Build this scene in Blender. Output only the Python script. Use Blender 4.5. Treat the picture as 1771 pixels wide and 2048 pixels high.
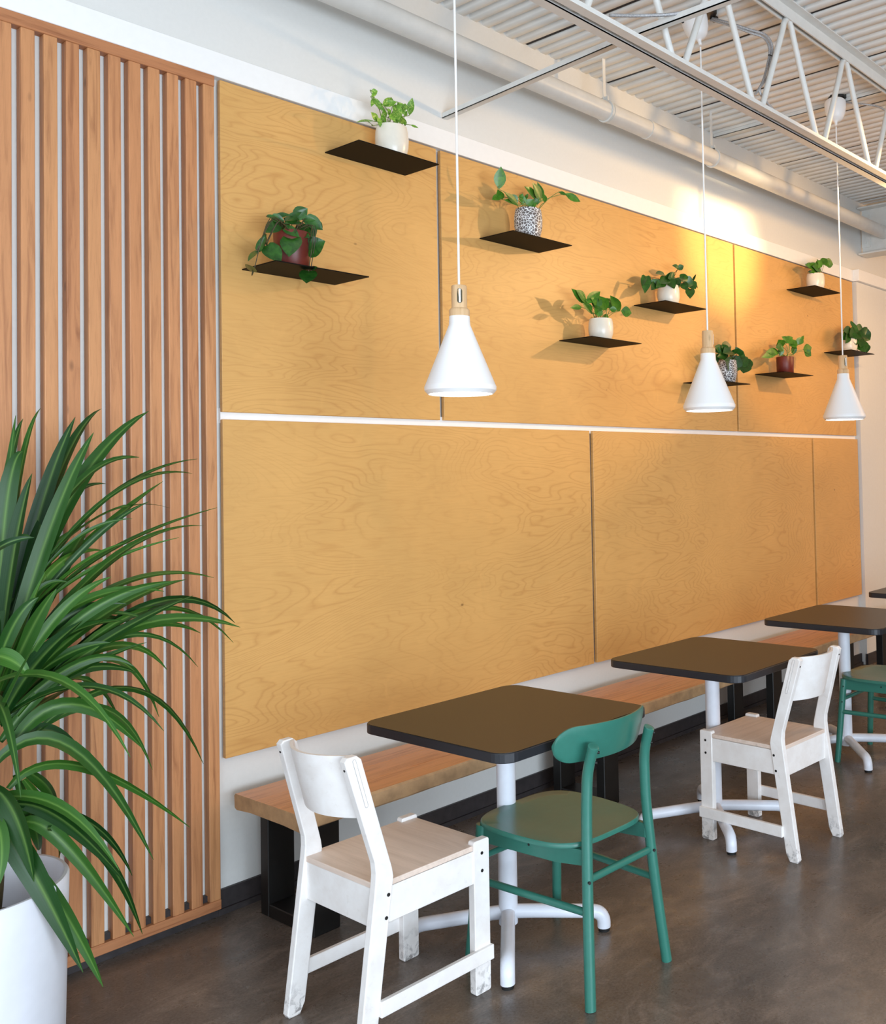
import bpy, bmesh, math, random
from mathutils import Vector, Matrix
for o in list(bpy.data.objects): bpy.data.objects.remove(o)
SC = bpy.context.scene
COL = SC.collection
PI = math.pi
# ------------------------------------------------------------------ camera
YAW, PITCH, ROLL = 0.65923396, 0.03110996, -0.02219527
FPX, CX, CY = 1945.63, 1280.0, 885.35
CAM = Vector((0.0, -3.37946, 1.54011))
def cam_axes():
    cy, sy, cp, sp = math.cos(YAW), math.sin(YAW), math.cos(PITCH), math.sin(PITCH)
    f = Vector((cy*cp, sy*cp, sp)); r = Vector((sy, -cy, 0)); u = r.cross(f)
    c, s = math.cos(ROLL), math.sin(ROLL)
    return c*r+s*u, -s*r+c*u, f
RA, UA, FA = cam_axes()
cd = bpy.data.cameras.new('camera'); cam = bpy.data.objects.new('camera', cd); COL.objects.link(cam)
m = Matrix((RA, UA, -FA)).transposed().to_4x4(); m.translation = CAM; cam.matrix_world = m
cd.sensor_fit = 'HORIZONTAL'; cd.sensor_width = 36; cd.lens = FPX/1771*36
cd.shift_x = -(CX-885.5)/1771; cd.shift_y = -(1024-CY)/1771
cd.clip_start = 0.02; cd.clip_end = 100
SC.camera = cam
def at(px, py, Y):
    """real place, on the upright plane y = Y, that a pixel of the photograph looks at"""
    d = RA*((px-CX)/FPX) + UA*(-(py-CY)/FPX) + FA
    return CAM + d*((Y-CAM.y)/d.y)
# ------------------------------------------------------------------ light
SC.view_settings.view_transform = 'Standard'; SC.view_settings.look = 'None'
SC.view_settings.gamma = 1; SC.view_settings.use_curve_mapping = False
SC.view_settings.exposure = 0.12
W = bpy.data.worlds.new('sky'); SC.world = W; W.use_nodes = True
W.node_tree.nodes['Background'].inputs[0].default_value = (0.75, 0.86, 1.0, 1)
W.node_tree.nodes['Background'].inputs[1].default_value = 1.5
def area(name, loc, rot, sx, sy, power, col, spread=PI):
    l = bpy.data.lights.new(name, 'AREA'); l.shape = 'RECTANGLE'; l.size = sx; l.size_y = sy
    l.energy = power; l.color = col; l.spread = spread
    o = bpy.data.objects.new(name, l); o.location = loc; o.rotation_euler = rot; COL.objects.link(o); return o
# daylight through the shop windows (behind and to the left of the photographer)
area('daylight_front', (0.2, -6.9, 1.2), (PI/2, 0, 0), 4.5, 1.9, 315, (0.77, 0.885, 1.0))
area('daylight_left', (-2.4, -3.2, 1.45), (PI/2, 0, -PI/2), 5.2, 2.5, 95, (0.80, 0.90, 1.0))
# warm wall-washing lamp on the joist side
def spot(name, loc, target, power, col, ang, blend, rad):
    l = bpy.data.lights.new(name, 'SPOT'); l.energy = power; l.color = col
    l.spot_size = ang; l.spot_blend = blend; l.shadow_soft_size = rad
    o = bpy.data.objects.new(name, l); o.location = loc
    o.rotation_euler = (Vector(target)-Vector(loc)).to_track_quat('-Z', 'Y').to_euler(); COL.objects.link(o); return o
LAMP = (5.25, -1.93, 3.0)
spot('warm_wall_light_left', LAMP, (4.0, 0, 2.75), 100, (1.0, 0.62, 0.26), 1.15, 0.5, 0.03)
spot('warm_wall_light_right', LAMP, (6.1, 0, 2.75), 85, (1.0, 0.58, 0.22), 1.05, 0.5, 0.03)
spot('warm_wall_light_core', (5.25, -1.93, 3.02), (5.24, 0, 3.02), 340, (1.0, 0.70, 0.36), 0.60, 1.0, 0.03)
o = area('warm_fill_light', (8.4, -3.4, 3.3), (0, 0, 0), 2.5, 2.0, 120, (1.0, 0.56, 0.24)); o.rotation_euler = (Vector((6.5, -0.2, 0.8))-o.location).to_track_quat('-Z', 'Y').to_euler()  # soft unseen fill added to warm the right end of the wall

# ------------------------------------------------------------------ helpers
def S(r, g, b):
    f = lambda v: ((v/255+0.055)/1.055)**2.4 if v/255 > 0.04045 else v/255/12.92
    return (f(r), f(g), f(b), 1)
class NT:
    def __init__(s, name):
        s.m = bpy.data.materials.new(name); s.m.use_nodes = True; s.t = s.m.node_tree
        s.b = s.t.nodes['Principled BSDF']
    def n(s, typ, **kw):
        nd = s.t.nodes.new(typ)
        for k, v in kw.items():
            if k in nd.inputs: nd.inputs[k].default_value = v
            else: setattr(nd, k, v)
        return nd
    def l(s, a, b): s.t.links.new(a, b)
    def val(s, k, v): s.b.inputs[k].default_value = v
    def ramp(s, fac, stops, interp='LINEAR'):
        r = s.t.nodes.new('ShaderNodeValToRGB'); r.color_ramp.interpolation = interp
        e = r.color_ramp.elements
        while len(e) < len(stops): e.new(0.5)
        for i, (p, c) in enumerate(stops): e[i].position = p; e[i].color = c
        s.l(fac, r.inputs[0]); return r.outputs[0]
    def coords(s, scale=(1,1,1), rnd=0.0):
        tc = s.n('ShaderNodeTexCoord'); mp = s.n('ShaderNodeMapping'); mp.inputs['Scale'].default_value = scale
        s.l(tc.outputs['Object'], mp.inputs['Vector'])
        if rnd:
            oi = s.n('ShaderNodeObjectInfo'); mu = s.n('ShaderNodeMath', operation='MULTIPLY'); mu.inputs[1].default_value = rnd
            s.l(oi.outputs['Random'], mu.inputs[0]); cb = s.n('ShaderNodeCombineXYZ')
            for i in range(3): s.l(mu.outputs[0], cb.inputs[i])
            s.l(cb.outputs[0], mp.inputs['Location'])
        return mp.outputs[0]
    def noise(s, vec, scale, detail=3, rough=0.5, dist=0.0):
        n = s.n('ShaderNodeTexNoise'); n.inputs['Scale'].default_value = scale; n.inputs['Detail'].default_value = detail
        n.inputs['Roughness'].default_value = rough; n.inputs['Distortion'].default_value = dist
        s.l(vec, n.inputs['Vector']); return n.outputs['Fac']
    def mix(s, fac, a, b, mode='MIX'):
        m_ = s.n('ShaderNodeMix', data_type='RGBA', blend_type=mode)
        for sock, v in ((m_.inputs[0], fac), (m_.inputs[6], a), (m_.inputs[7], b)):
            if isinstance(v, (int, float)): sock.default_value = v
            elif isinstance(v, tuple): sock.default_value = v
            else: s.l(v, sock)
        return m_.outputs[2]
    def math(s, op, a, b=None):
        m_ = s.n('ShaderNodeMath', operation=op)
        for i, v in enumerate((a, b)):
            if v is None: continue
            if isinstance(v, (int, float)): m_.inputs[i].default_value = v
            else: s.l(v, m_.inputs[i])
        return m_.outputs[0]
    def bump(s, h, strength=0.2, dist=0.01):
        b = s.n('ShaderNodeBump'); b.inputs['Strength'].default_value = strength; b.inputs['Distance'].default_value = dist
        s.l(h, b.inputs['Height']); s.l(b.outputs[0], s.b.inputs['Normal'])
    def color(s, c): s.l(c, s.b.inputs['Base Color'])
def plain(name, col, rough=0.5, metal=0.0, vary=0.04, scale=30, bump=0.0, spec=0.5):
    t = NT(name); v = t.coords(); n = t.noise(v, scale, 4, 0.6)
    d = tuple(max(0, c*(1-vary*2)) for c in col[:3])+(1,); u = tuple(min(1, c*(1+vary)) for c in col[:3])+(1,)
    t.color(t.ramp(n, [(0.3, d), (0.7, u)])); t.val('Roughness', rough); t.val('Metallic', metal)
    t.val('Specular IOR Level', spec)
    if bump: t.bump(n, bump, 0.004)
    return t.m
def ply(name, base, dark, rings=34, rnd=37.0):
    t = NT(name); v = t.coords((0.8, 1, 2.6), rnd)
    n1 = t.noise(v, 1.25, 3, 0.42, 0.5)
    w = t.math('PINGPONG', t.math('MULTIPLY', n1, rings), 0.5)
    line = t.ramp(w, [(0.0, (0.0,)*3+(1,)), (0.07, (0.5,)*3+(1,)), (0.22, (1,)*3+(1,))])
    v2 = t.coords((1.2, 1, 14), rnd); n2 = t.noise(v2, 9, 4, 0.6)
    v3 = t.coords((1, 1, 1), rnd); n3 = t.noise(v3, 2.2, 3, 0.6); n4 = t.noise(v3, 7, 2, 0.5, 1.5)
    fade = t.ramp(t.noise(v3, 1.6, 1, 0.5), [(0.35, (0.25,)*3+(1,)), (0.62, (1,)*3+(1,))])
    c0 = t.ramp(n3, [(0.3, tuple(x*0.93 for x in base[:3])+(1,)), (0.7, tuple(min(1, x*1.05) for x in base[:3])+(1,))])
    c1 = t.mix(t.math('MULTIPLY', t.math('SUBTRACT', 1.0, line), t.math('MULTIPLY', fade, 0.30)), c0, dark)
    c2 = t.mix(t.math('MULTIPLY', t.ramp(n2, [(0.45, (0,)*3+(1,)), (0.75, (1,)*3+(1,))]), 0.15), c1, dark)
    sp = t.n('ShaderNodeTexVoronoi'); sp.inputs['Scale'].default_value = 2.6; t.l(t.coords((1, 1, 1.6), rnd), sp.inputs['Vector'])
    knot = t.ramp(sp.outputs['Distance'], [(0.0, (1,)*3+(1,)), (0.016, (0.7,)*3+(1,)), (0.03, (0,)*3+(1,))])
    c3 = t.mix(t.math('MULTIPLY', knot, 0.75), c2, S(95, 55, 22))
    c4 = t.mix(t.math('MULTIPLY', t.ramp(n4, [(0.6, (0,)*3+(1,)), (0.78, (1,)*3+(1,))]), 0.25), c3, tuple(min(1, x*1.18) for x in base[:3])+(1,))
    t.color(c4); t.val('Roughness', 0.42); t.bump(n2, 0.02, 0.001); return t.m
def timber(name, base, dark, axis='z', rnd=23.0, rough=0.5, hue=0.25, boards=None):
    t = NT(name)
    sc = {'z': (14, 14, 0.9), 'x': (0.9, 14, 14), 'y': (14, 0.9, 14)}[axis]
    v = t.coords(sc, rnd); n = t.noise(v, 3.0, 5, 0.6, 0.8); f = t.noise(v, 14, 3, 0.7)
    c = t.ramp(n, [(0.25, dark), (0.5, base), (0.8, tuple(min(1, x*1.15) for x in base[:3])+(1,))])
    c = t.mix(t.math('MULTIPLY', t.ramp(f, [(0.5, (0,)*3+(1,)), (0.8, (1,)*3+(1,))]), 0.35), c, dark)
    oi = t.n('ShaderNodeObjectInfo')
    tint = t.ramp(oi.outputs['Random'], [(0.0, (0.86, 0.80, 0.76, 1)), (0.5, (1, 1, 1, 1)), (1.0, (1.0, 1.05, 1.02, 1))])
    c = t.mix(hue*3, c, tint, 'MULTIPLY')
    kv = t.n('ShaderNodeTexVoronoi'); kv.inputs['Scale'].default_value = 3.0
    t.l(t.coords({'z': (2.5, 2.5, 1), 'x': (1, 2.5, 2.5), 'y': (2.5, 1, 2.5)}[axis], rnd), kv.inputs['Vector'])
    k = t.ramp(kv.outputs['Distance'], [(0.0, (1,)*3+(1,)), (0.035, (0.6,)*3+(1,)), (0.07, (0,)*3+(1,))])
    c = t.mix(t.math('MULTIPLY', k, 0.7), c, tuple(x*0.3 for x in dark[:3])+(1,))
    t.color(c); t.val('Roughness', rough); t.bump(f, 0.08, 0.002); return t.m

M = {}
M['ply'] = ply('birch_plywood', S(217, 168, 100), S(170, 108, 46))
M['cedar'] = timber('cedar', S(198, 138, 92), S(152, 96, 60), 'z', hue=0.25)
M['cedar_h'] = timber('cedar_rail', S(186, 126, 84), S(146, 88, 54), 'x')
M['bench'] = timber('bench_fir', S(212, 152, 104), S(166, 104, 62), 'x', rough=0.36)
M['bench_end'] = plain('bench_edge', S(188, 152, 112), 0.7, vary=0.14, scale=14, bump=0.25)
M['wall'] = plain('white_wall_paint', S(225, 225, 222), 0.6, vary=0.01, scale=60, bump=0.04)
M['trim'] = plain('white_trim_paint', S(247, 247, 246), 0.45, vary=0.01)
M['black'] = plain('black_metal', S(20, 19, 18), 0.45, vary=0.1)
M['base'] = plain('black_baseboard', S(56, 51, 52), 0.5, vary=0.15)
M['shelf'] = plain('black_shelf_metal', S(13, 10, 8), 0.6, vary=0.1, spec=0.15)
M['steel'] = plain('white_painted_steel', S(226, 226, 222), 0.4, vary=0.03, scale=12)
M['deck'] = plain('white_painted_deck', S(228, 227, 223), 0.42, vary=0.02, scale=6)
M['seam'] = plain('dark_deck_seam', S(38, 38, 42), 0.8)
M['table'] = plain('dark_laminate', S(38, 33, 28), 0.38, vary=0.03, scale=300, spec=0.42)
M['edge'] = plain('black_table_edge', S(34, 36, 42), 0.4, vary=0.03)
M['tube'] = plain('white_powder_coat', S(226, 230, 240), 0.35, vary=0.04, scale=9)
M['foot'] = plain('black_rubber', S(14, 14, 15), 0.7)
t = NT('whitewashed_birch'); v = t.coords(); n1 = t.noise(v, 16, 4, 0.6); n2 = t.noise(v, 34, 5, 0.7, 0.6)
c = t.ramp(n1, [(0.3, S(232, 226, 222)), (0.7, S(243, 240, 238))])
sx = t.n('ShaderNodeSeparateXYZ'); t.l(v, sx.inputs[0])   # scuffed feet
low = t.ramp(sx.outputs[2], [(0.0, (1,)*3+(1,)), (0.05, (0.5,)*3+(1,)), (0.10, (0,)*3+(1,))])
c = t.mix(t.math('MULTIPLY', low, t.ramp(n2, [(0.48, (0,)*3+(1,)), (0.62, (1,)*3+(1,))])), c, S(120, 116, 116))
c = t.mix(t.math('MULTIPLY', t.ramp(n2, [(0.60, (0,)*3+(1,)), (0.74, (1,)*3+(1,))]), 0.35), c, S(206, 196, 186))
t.color(c); t.val('Roughness', 0.5); M['chair'] = t.m
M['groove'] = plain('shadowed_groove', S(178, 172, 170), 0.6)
M['seat'] = timber('whitewashed_seat', S(228, 208, 194), S(214, 192, 176), 'x', rough=0.45, hue=0.02)
M['green'] = plain('green_lacquer', S(52, 116, 102), 0.30, vary=0.03, scale=40)
M['bolt'] = plain('dark_bolt', S(26, 24, 24), 0.5)
M['shade'] = plain('white_lamp_enamel', S(246, 246, 246), 0.4, vary=0.0)
M['socket'] = timber('pale_lamp_wood', S(222, 186, 142), S(196, 154, 108), 'z', hue=0.02)
M['cord'] = plain('white_cord', S(245, 245, 243), 0.6, vary=0.0)
M['flex'] = plain('flexible_conduit_metal', S(186, 186, 188), 0.4, 0.35, vary=0.2, scale=200, bump=0.5)
M['cream'] = plain('cream_glaze', S(240, 232, 216), 0.25, vary=0.03, scale=14)
M['oxblood'] = plain('oxblood_glaze', S(108, 40, 30), 0.4, vary=0.08, scale=14)
M['soil'] = plain('potting_soil', S(52, 38, 28), 0.9, vary=0.4, scale=90, bump=0.6)
M['planter'] = plain('white_planter', S(226, 228, 236), 0.5, vary=0.03, scale=7, bump=0.05)
M['stem'] = plain('green_stem', S(120, 140, 70), 0.5, vary=0.1)
M['darkstem'] = plain('brown_stem', S(70, 62, 34), 0.6, vary=0.1)
def leafmat(name, a, b, rough=0.35, var=None, axis=None):
    t = NT(name); v = t.coords(); n = t.noise(v, 40, 3, 0.6, 1.0)
    g = t.n('ShaderNodeNewGeometry')
    c = t.ramp(n, [(0.3, a), (0.7, b)])
    if var: c = t.mix(t.ramp(t.noise(v, 55, 2, 0.5, 3.0), [(0.52, (0,)*3+(1,)), (0.6, (1,)*3+(1,))]), c, var)
    r = t.ramp(g.outputs['Random Per Island'], [(0, (0.72, 0.75, 0.7, 1)), (1, (1.2, 1.15, 1.1, 1))])
    c = t.mix(1.0, c, r, 'MULTIPLY'); t.color(c); t.val('Roughness', rough)
    t.val('Subsurface Weight', 0.0); t.val('Specular IOR Level', 0.6); return t.m
M['leaf_dark'] = leafmat('dark_leaf', S(22, 64, 20), S(54, 106, 36), 0.3)
M['leaf_mid'] = leafmat('green_leaf', S(44, 98, 26), S(88, 142, 40), 0.35)
M['leaf_var'] = leafmat('variegated_leaf', S(84, 140, 36), S(120, 170, 50), 0.4, S(176, 200, 96))
# strap leaves: dark with a pale midrib, along UV
t = NT('strap_leaf'); uv = t.n('ShaderNodeUVMap'); sx = t.n('ShaderNodeSeparateXYZ'); t.l(uv.outputs[0], sx.inputs[0])
rib = t.ramp(t.math('ABSOLUTE', t.math('SUBTRACT', sx.outputs[0], 0.5)), [(0.0, (1,)*3+(1,)), (0.06, (0.4,)*3+(1,)), (0.14, (0,)*3+(1,))])
st = t.n('ShaderNodeTexWave'); st.inputs['Scale'].default_value = 3.0; cb = t.n('ShaderNodeCombineXYZ'); t.l(sx.outputs[0], cb.inputs[0]); t.l(cb.outputs[0], st.inputs['Vector'])
g = t.n('ShaderNodeNewGeometry')
c = t.mix(g.outputs['Random Per Island'], S(11, 50, 14), S(60, 108, 32))
c = t.mix(t.math('MULTIPLY', st.outputs['Fac'], 0.25), c, S(26, 78, 30))
c = t.mix(t.math('MULTIPLY', rib, 0.35), c, S(140, 180, 90)); t.color(c)
t.val('Roughness', 0.42); t.val('Specular IOR Level', 0.35); M['strap'] = t.m
# crackle pot: white net of lines over grey
t = NT('white_net_glaze'); vv = t.n('ShaderNodeTexVoronoi', feature='DISTANCE_TO_EDGE'); vv.inputs['Scale'].default_value = 66
tc = t.coords((1, 1, 1.3)); t.l(tc, vv.inputs['Vector'])
t.color(t.ramp(vv.outputs['Distance'], [(0.0, S(248, 248, 248)), (0.062, S(245, 245, 245)), (0.08, S(112, 104, 102)), (1, S(92, 84, 84))])); t.val('Roughness', 0.4); M['net'] = t.m
# polished concrete
t = NT('polished_concrete'); v = t.coords()
n1 = t.noise(v, 1.3, 6, 0.65, 0.6); n2 = t.noise(v, 7, 6, 0.75, 0.3); n3 = t.noise(v, 120, 2, 0.6)
c = t.ramp(n1, [(0.3, S(68, 60, 54)), (0.5, S(98, 84, 72)), (0.68, S(130, 112, 96))])
c = t.mix(t.math('MULTIPLY', t.ramp(n2, [(0.35, (0,)*3+(1,)), (0.75, (1,)*3+(1,))]), 0.55), c, S(62, 50, 44))
n5 = t.noise(t.coords((1.0, 2.2, 1.0)), 2.6, 8, 0.8, 1.2)
c = t.mix(t.math('MULTIPLY', t.ramp(n5, [(0.5, (0,)*3+(1,)), (0.68, (1,)*3+(1,))]), 0.5), c, S(150, 132, 118))
c = t.mix(t.math('MULTIPLY', t.ramp(n5, [(0.32, (1,)*3+(1,)), (0.46, (0,)*3+(1,))]), 0.45), c, S(52, 42, 36))
c = t.mix(0.12, c, t.ramp(n3, [(0.3, (0.03,)*3+(1,)), (0.7, (0.5,)*3+(1,))]))
vo = t.n('ShaderNodeTexVoronoi'); vo.inputs['Scale'].default_value = 2.3; t.l(v, vo.inputs['Vector'])
sp = t.ramp(vo.outputs['Distance'], [(0, (1,)*3+(1,)), (0.03, (0.8,)*3+(1,)), (0.05, (0,)*3+(1,))])
c = t.mix(t.math('MULTIPLY', sp, 0.35), c, S(50, 40, 34))
t.color(c); t.l(t.ramp(n2, [(0.3, (0.2,)*3+(1,)), (0.7, (0.42,)*3+(1,))]), t.b.inputs['Roughness']); t.val('Specular IOR Level', 0.45)
t.bump(n2, 0.04, 0.003); M['floor'] = t.m
def glow(name, col, k):
    t = NT(name); t.val('Base Color', (0.9, 0.9, 0.9, 1)); t.val('Emission Color', col); t.val('Emission Strength', k); return t.m
M['glow'] = glow('lamp_glow', (1.0, 0.93, 0.82, 1), 9.0)
t = NT('window_glass'); t.val('Roughness', 0.02); t.val('Transmission Weight', 1.0); t.val('IOR', 1.1); M['glass'] = t.m

# --- bmesh shapes
def NB(): return bmesh.new()
def box(bm, lo, hi, bev=0.0, seg=1):
    lo, hi = Vector(lo), Vector(hi); r = bmesh.ops.create_cube(bm, size=1); vs = r['verts']
    c, s = (lo+hi)/2, hi-lo
    for v in vs: v.co = Vector((v.co.x*s.x, v.co.y*s.y, v.co.z*s.z))+c
    if bev: bmesh.ops.bevel(bm, geom=list({e for v in vs for e in v.link_edges}), offset=bev, segments=seg, profile=0.5, affect='EDGES')
def prism(bm, poly, axis, a, b, bev=0.0, seg=2):
    """poly: 2D points; axis: extrusion axis"""
    def P3(p, h): return {'x': (h, p[0], p[1]), 'y': (p[0], h, p[1]), 'z': (p[0], p[1], h)}[axis]
    lo = [bm.verts.new(P3(p, a)) for p in poly]; hi = [bm.verts.new(P3(p, b)) for p in poly]
    n = len(poly); fs = [bm.faces.new(lo[::-1]), bm.faces.new(hi)]
    for i in range(n): fs.append(bm.faces.new((lo[i], lo[(i+1) % n], hi[(i+1) % n], hi[i])))
    bmesh.ops.recalc_face_normals(bm, faces=fs)
    if bev: bmesh.ops.bevel(bm, geom=[e for f in fs[:2] for e in f.edges], offset=bev, segments=seg, profile=0.5, affect='EDGES')
def rrect(x0, x1, y0, y1, r, n=6):
    pts = []
    for cx, cy, a0 in ((x1-r, y1-r, 0), (x0+r, y1-r, PI/2), (x0+r, y0+r, PI), (x1-r, y0+r, 1.5*PI)):
        for i in range(n+1): a = a0+PI/2*i/n; pts.append((cx+r*math.cos(a), cy+r*math.sin(a)))
    return pts
def tube(bm, pts, rad, seg=12, cap=True, round_end=False):
    pts = [Vector(p) for p in pts]; n = len(pts)
    rs = rad if isinstance(rad, (list, tuple)) else [rad]*n
    rings = []; prev = None
    for i, p in enumerate(pts):
        d = (pts[min(i+1, n-1)]-pts[max(i-1, 0)]).normalized()
        if prev is None: a = d.orthogonal().normalized()
        else: a = (prev-d*prev.dot(d)).normalized()
        prev = a; b = d.cross(a)
        rings.append([bm.verts.new(p+(a*math.cos(2*PI*k/seg)+b*math.sin(2*PI*k/seg))*rs[i]) for k in range(seg)])
    for i in range(n-1):
        for k in range(seg):
            bm.faces.new((rings[i][k], rings[i][(k+1) % seg], rings[i+1][(k+1) % seg], rings[i+1][k]))
    if cap:
        bm.faces.new(rings[0][::-1]); bm.faces.new(rings[-1])
def smooth_path(pts, k=8):
    pts = [Vector(p) for p in pts]; out = []
    for i in range(len(pts)-1):
        p0, p1, p2, p3 = pts[max(i-1, 0)], pts[i], pts[i+1], pts[min(i+2, len(pts)-1)]
        for j in range(k):
            u = j/k; out.append(0.5*((2*p1)+(p2-p0)*u+(2*p0-5*p1+4*p2-p3)*u*u+(3*p1-p0-3*p2+p3)*u**3))
    out.append(pts[-1]); return out
def lathe(bm, prof, seg=40, c=(0, 0, 0), closed=False):
    c = Vector(c); rings = []
    for r, z in prof:
        if r < 1e-5: rings.append([bm.verts.new(c+Vector((0, 0, z)))])
        else: rings.append([bm.verts.new(c+Vector((r*math.cos(2*PI*k/seg), r*math.sin(2*PI*k/seg), z))) for k in range(seg)])
    pairs = list(zip(rings, rings[1:]))
    if closed: pairs.append((rings[-1], rings[0]))
    for A, B in pairs:
        for k in range(seg):
            a = [A[k % len(A)], A[(k+1) % len(A)]]; b = [B[(k+1) % len(B)], B[k % len(B)]]
            if len(A) == 1: f = (A[0], b[0], b[1])
            elif len(B) == 1: f = (a[0], a[1], B[0])
            else: f = (a[0], a[1], b[0], b[1])
            try: bm.faces.new(f)
            except ValueError: pass
    bmesh.ops.recalc_face_normals(bm, faces=bm.faces)
def obj(name, bm, mat, parent=None, loc=None, smooth=None, kind=None):
    me = bpy.data.meshes.new(name); bm.normal_update(); bm.to_mesh(me); bm.free()
    o = bpy.data.objects.new(name, me); COL.objects.link(o)
    for mm in (mat if isinstance(mat, (list, tuple)) else [mat]): me.materials.append(mm)
    if parent: o.parent = parent
    if loc is not None: o.location = loc
    if smooth is not None:
        for p in me.polygons: p.use_smooth = True
        if smooth < 180:
            try: me.set_sharp_from_angle(angle=math.radians(smooth))
            except Exception: pass
    if kind: o['kind'] = kind
    return o
def tag(o, label, cat, group=None):
    o['label'] = label; o['category'] = cat
    if group: o['group'] = group
    return o
def thing(name, label, cat, loc=(0, 0, 0), rz=0, group=None):
    o = bpy.data.objects.new(name, None); COL.objects.link(o); o.empty_display_size = 0.1
    o.location = loc; o.rotation_euler = (0, 0, rz); return tag(o, label, cat, group)
def kids(o): return [c for c in bpy.data.objects if c.parent == o]
def dup(root, loc, rz=None, label=None, group=None):
    r = root.copy(); COL.objects.link(r); r.location = loc
    if rz is not None: r.rotation_euler = (0, 0, rz)
    if label: r['label'] = label
    if group: r['group'] = group
    for ch in kids(root):
        c = ch.copy(); COL.objects.link(c); c.parent = r
        for g in kids(ch): d = g.copy(); COL.objects.link(d); d.parent = c
    return r
def bx(name, lo, hi, mat, parent=None, bev=0.0, kind=None, seg=1):
    """box whose object origin is its lower corner"""
    b = NB(); lo, hi = Vector(lo), Vector(hi); box(b, (0, 0, 0), hi-lo, bev, seg)
    return obj(name, b, mat, parent, lo, kind=kind)

# ------------------------------------------------------------------ the room
XL, XR, YF, ZC = -2.5, 11.0, -7.0, 3.735
bx('floor', (XL-0.2, YF-0.2, -0.1), (XR+0.2, 0.2, 0.0), M['floor'], kind='structure')
bx('wall_back', (XL-0.2, 0.0, 0.0), (XR+0.2, 0.2, ZC+0.1), M['wall'], kind='structure')
bx('wall_right', (XR, YF, 0.0), (XR+0.2, 0.0, ZC+0.1), M['wall'], kind='structure')
b = NB(); box(b, (7.13, -0.055, 0.0), (XR, 0.01, 3.018)); obj('wall_bump', b, M['wall'], kind='structure')
# front wall and left wall with their shop windows
b = NB()
for lo, hi in (((XL, YF-0.2, 0), (XR, YF, 0.3)), ((XL, YF-0.2, 2.8), (XR, YF, ZC+0.1)), ((XL, YF-0.2, 0.3), (-2.1, YF, 2.8)), ((3.2, YF-0.2, 0.3), (XR, YF, 2.8))): box(b, lo, hi)
obj('wall_front', b, M['wall'], kind='structure')
b = NB()
for lo, hi in (((XL-0.2, YF, 0), (XL, 0, 0.2)), ((XL-0.2, YF, 2.7), (XL, 0, ZC+0.1)), ((XL-0.2, YF, 0.2), (XL, -5.8, 2.7)), ((XL-0.2, -0.6, 0.2), (XL, 0, 2.7))): box(b, lo, hi)
obj('wall_left', b, M['wall'], kind='structure')
def window(name, o, ux, w, z0, z1, n):
    root = bpy.data.objects.new(name, None); COL.objects.link(root); root['kind'] = 'structure'; root.location = (0, 0, 0)
    f = NB(); g_ = NB(); o = Vector(o); ux = Vector(ux); nrm = Vector((abs(ux.y), abs(ux.x), 0))*0.04
    def bar(a0, a1, zz0, zz1, bm_, th):
        p, q = o+ux*a0-nrm*th, o+ux*a1+nrm*th
        box(bm_, (min(p.x, q.x), min(p.y, q.y), zz0), (max(p.x, q.x), max(p.y, q.y), zz1))
    for k in range(n+1): a = w*k/n; bar(a-0.03, a+0.03, z0, z1, f, 1)
    bar(0, w, z0, z0+0.06, f, 1); bar(0, w, z1-0.06, z1, f, 1); bar(0, w, z0, z1, g_, 0.05)
    obj('window_frame', f, M['black'], root); obj('window_pane', g_, M['glass'], root)
window('window_1', (-2.1, YF-0.1, 0), (1, 0, 0), 5.3, 0.3, 2.8, 3)
window('window_2', (XL-0.1, -5.8, 0), (0, 1, 0), 5.2, 0.2, 2.7, 3)
# corrugated ceiling deck, ribs run away from the back wall
PITCHD = 0.0795; b = NB(); x = XL-0.2 + ((3.49-(XL-0.2)) % PITCHD); prof = []
n = int((XR+0.2-x)/PITCHD)
for i in range(n):
    x0 = x+i*PITCHD
    for u, z in ((0.0, 0.036), (0.22, 0.036), (0.25, 0.034), (0.30, 0.006), (0.38, 0.0), (0.84, 0.0), (0.93, 0.008), (0.97, 0.032)):
        prof.append((x0+u*PITCHD, 3.702+z))
v0 = [b.verts.new((p[0], 0.0, p[1])) for p in prof]; v1 = [b.verts.new((p[0], YF, p[1])) for p in prof]
for i in range(len(prof)-1): b.faces.new((v0[i], v0[i+1], v1[i+1], v1[i]))
w0 = [b.verts.new((p, q, ZC+0.12)) for p, q in ((prof[0][0], 0), (prof[-1][0], 0), (prof[-1][0], YF), (prof[0][0], YF))]
b.faces.new(w0); obj('ceiling', b, M['deck'], smooth=50, kind='structure')
b = NB(); k = 0
xs = 3.49-0.636*9
while xs < XR:
    box(b, (xs-0.004, YF, 3.708), (xs+0.014, -0.001, 3.7345)); xs += 0.0795*8
obj('trim_3', b, M['seam'], kind='structure')
# white band above the panels, stepping out over the bump
b = NB(); box(b, (XL, -0.036, 3.020), (7.12, 0.0, 3.112), 0.002); box(b, (7.115, -0.085, 3.020), (XR, 0.0, 3.112), 0.002)
obj('trim_1', b, M['trim'], kind='structure')
b = NB(); box(b, (1.857, -0.014, 1.755), (7.12, 0.0, 1.81)); obj('trim_2', b, M['trim'], kind='structure')
b = NB(); box(b, (1.83, -0.012, 0.0), (7.13, 0.0, 0.085)); box(b, (1.83, -0.022, 0.0), (7.13, 0.0, 0.02))
box(b, (XL, -0.02, 0.0), (1.83, 0.0, 0.085)); box(b, (7.12, -0.067, 0), (XR, -0.05, 0.085)); obj('baseboard_back', b, M['base'], kind='structure')

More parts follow.
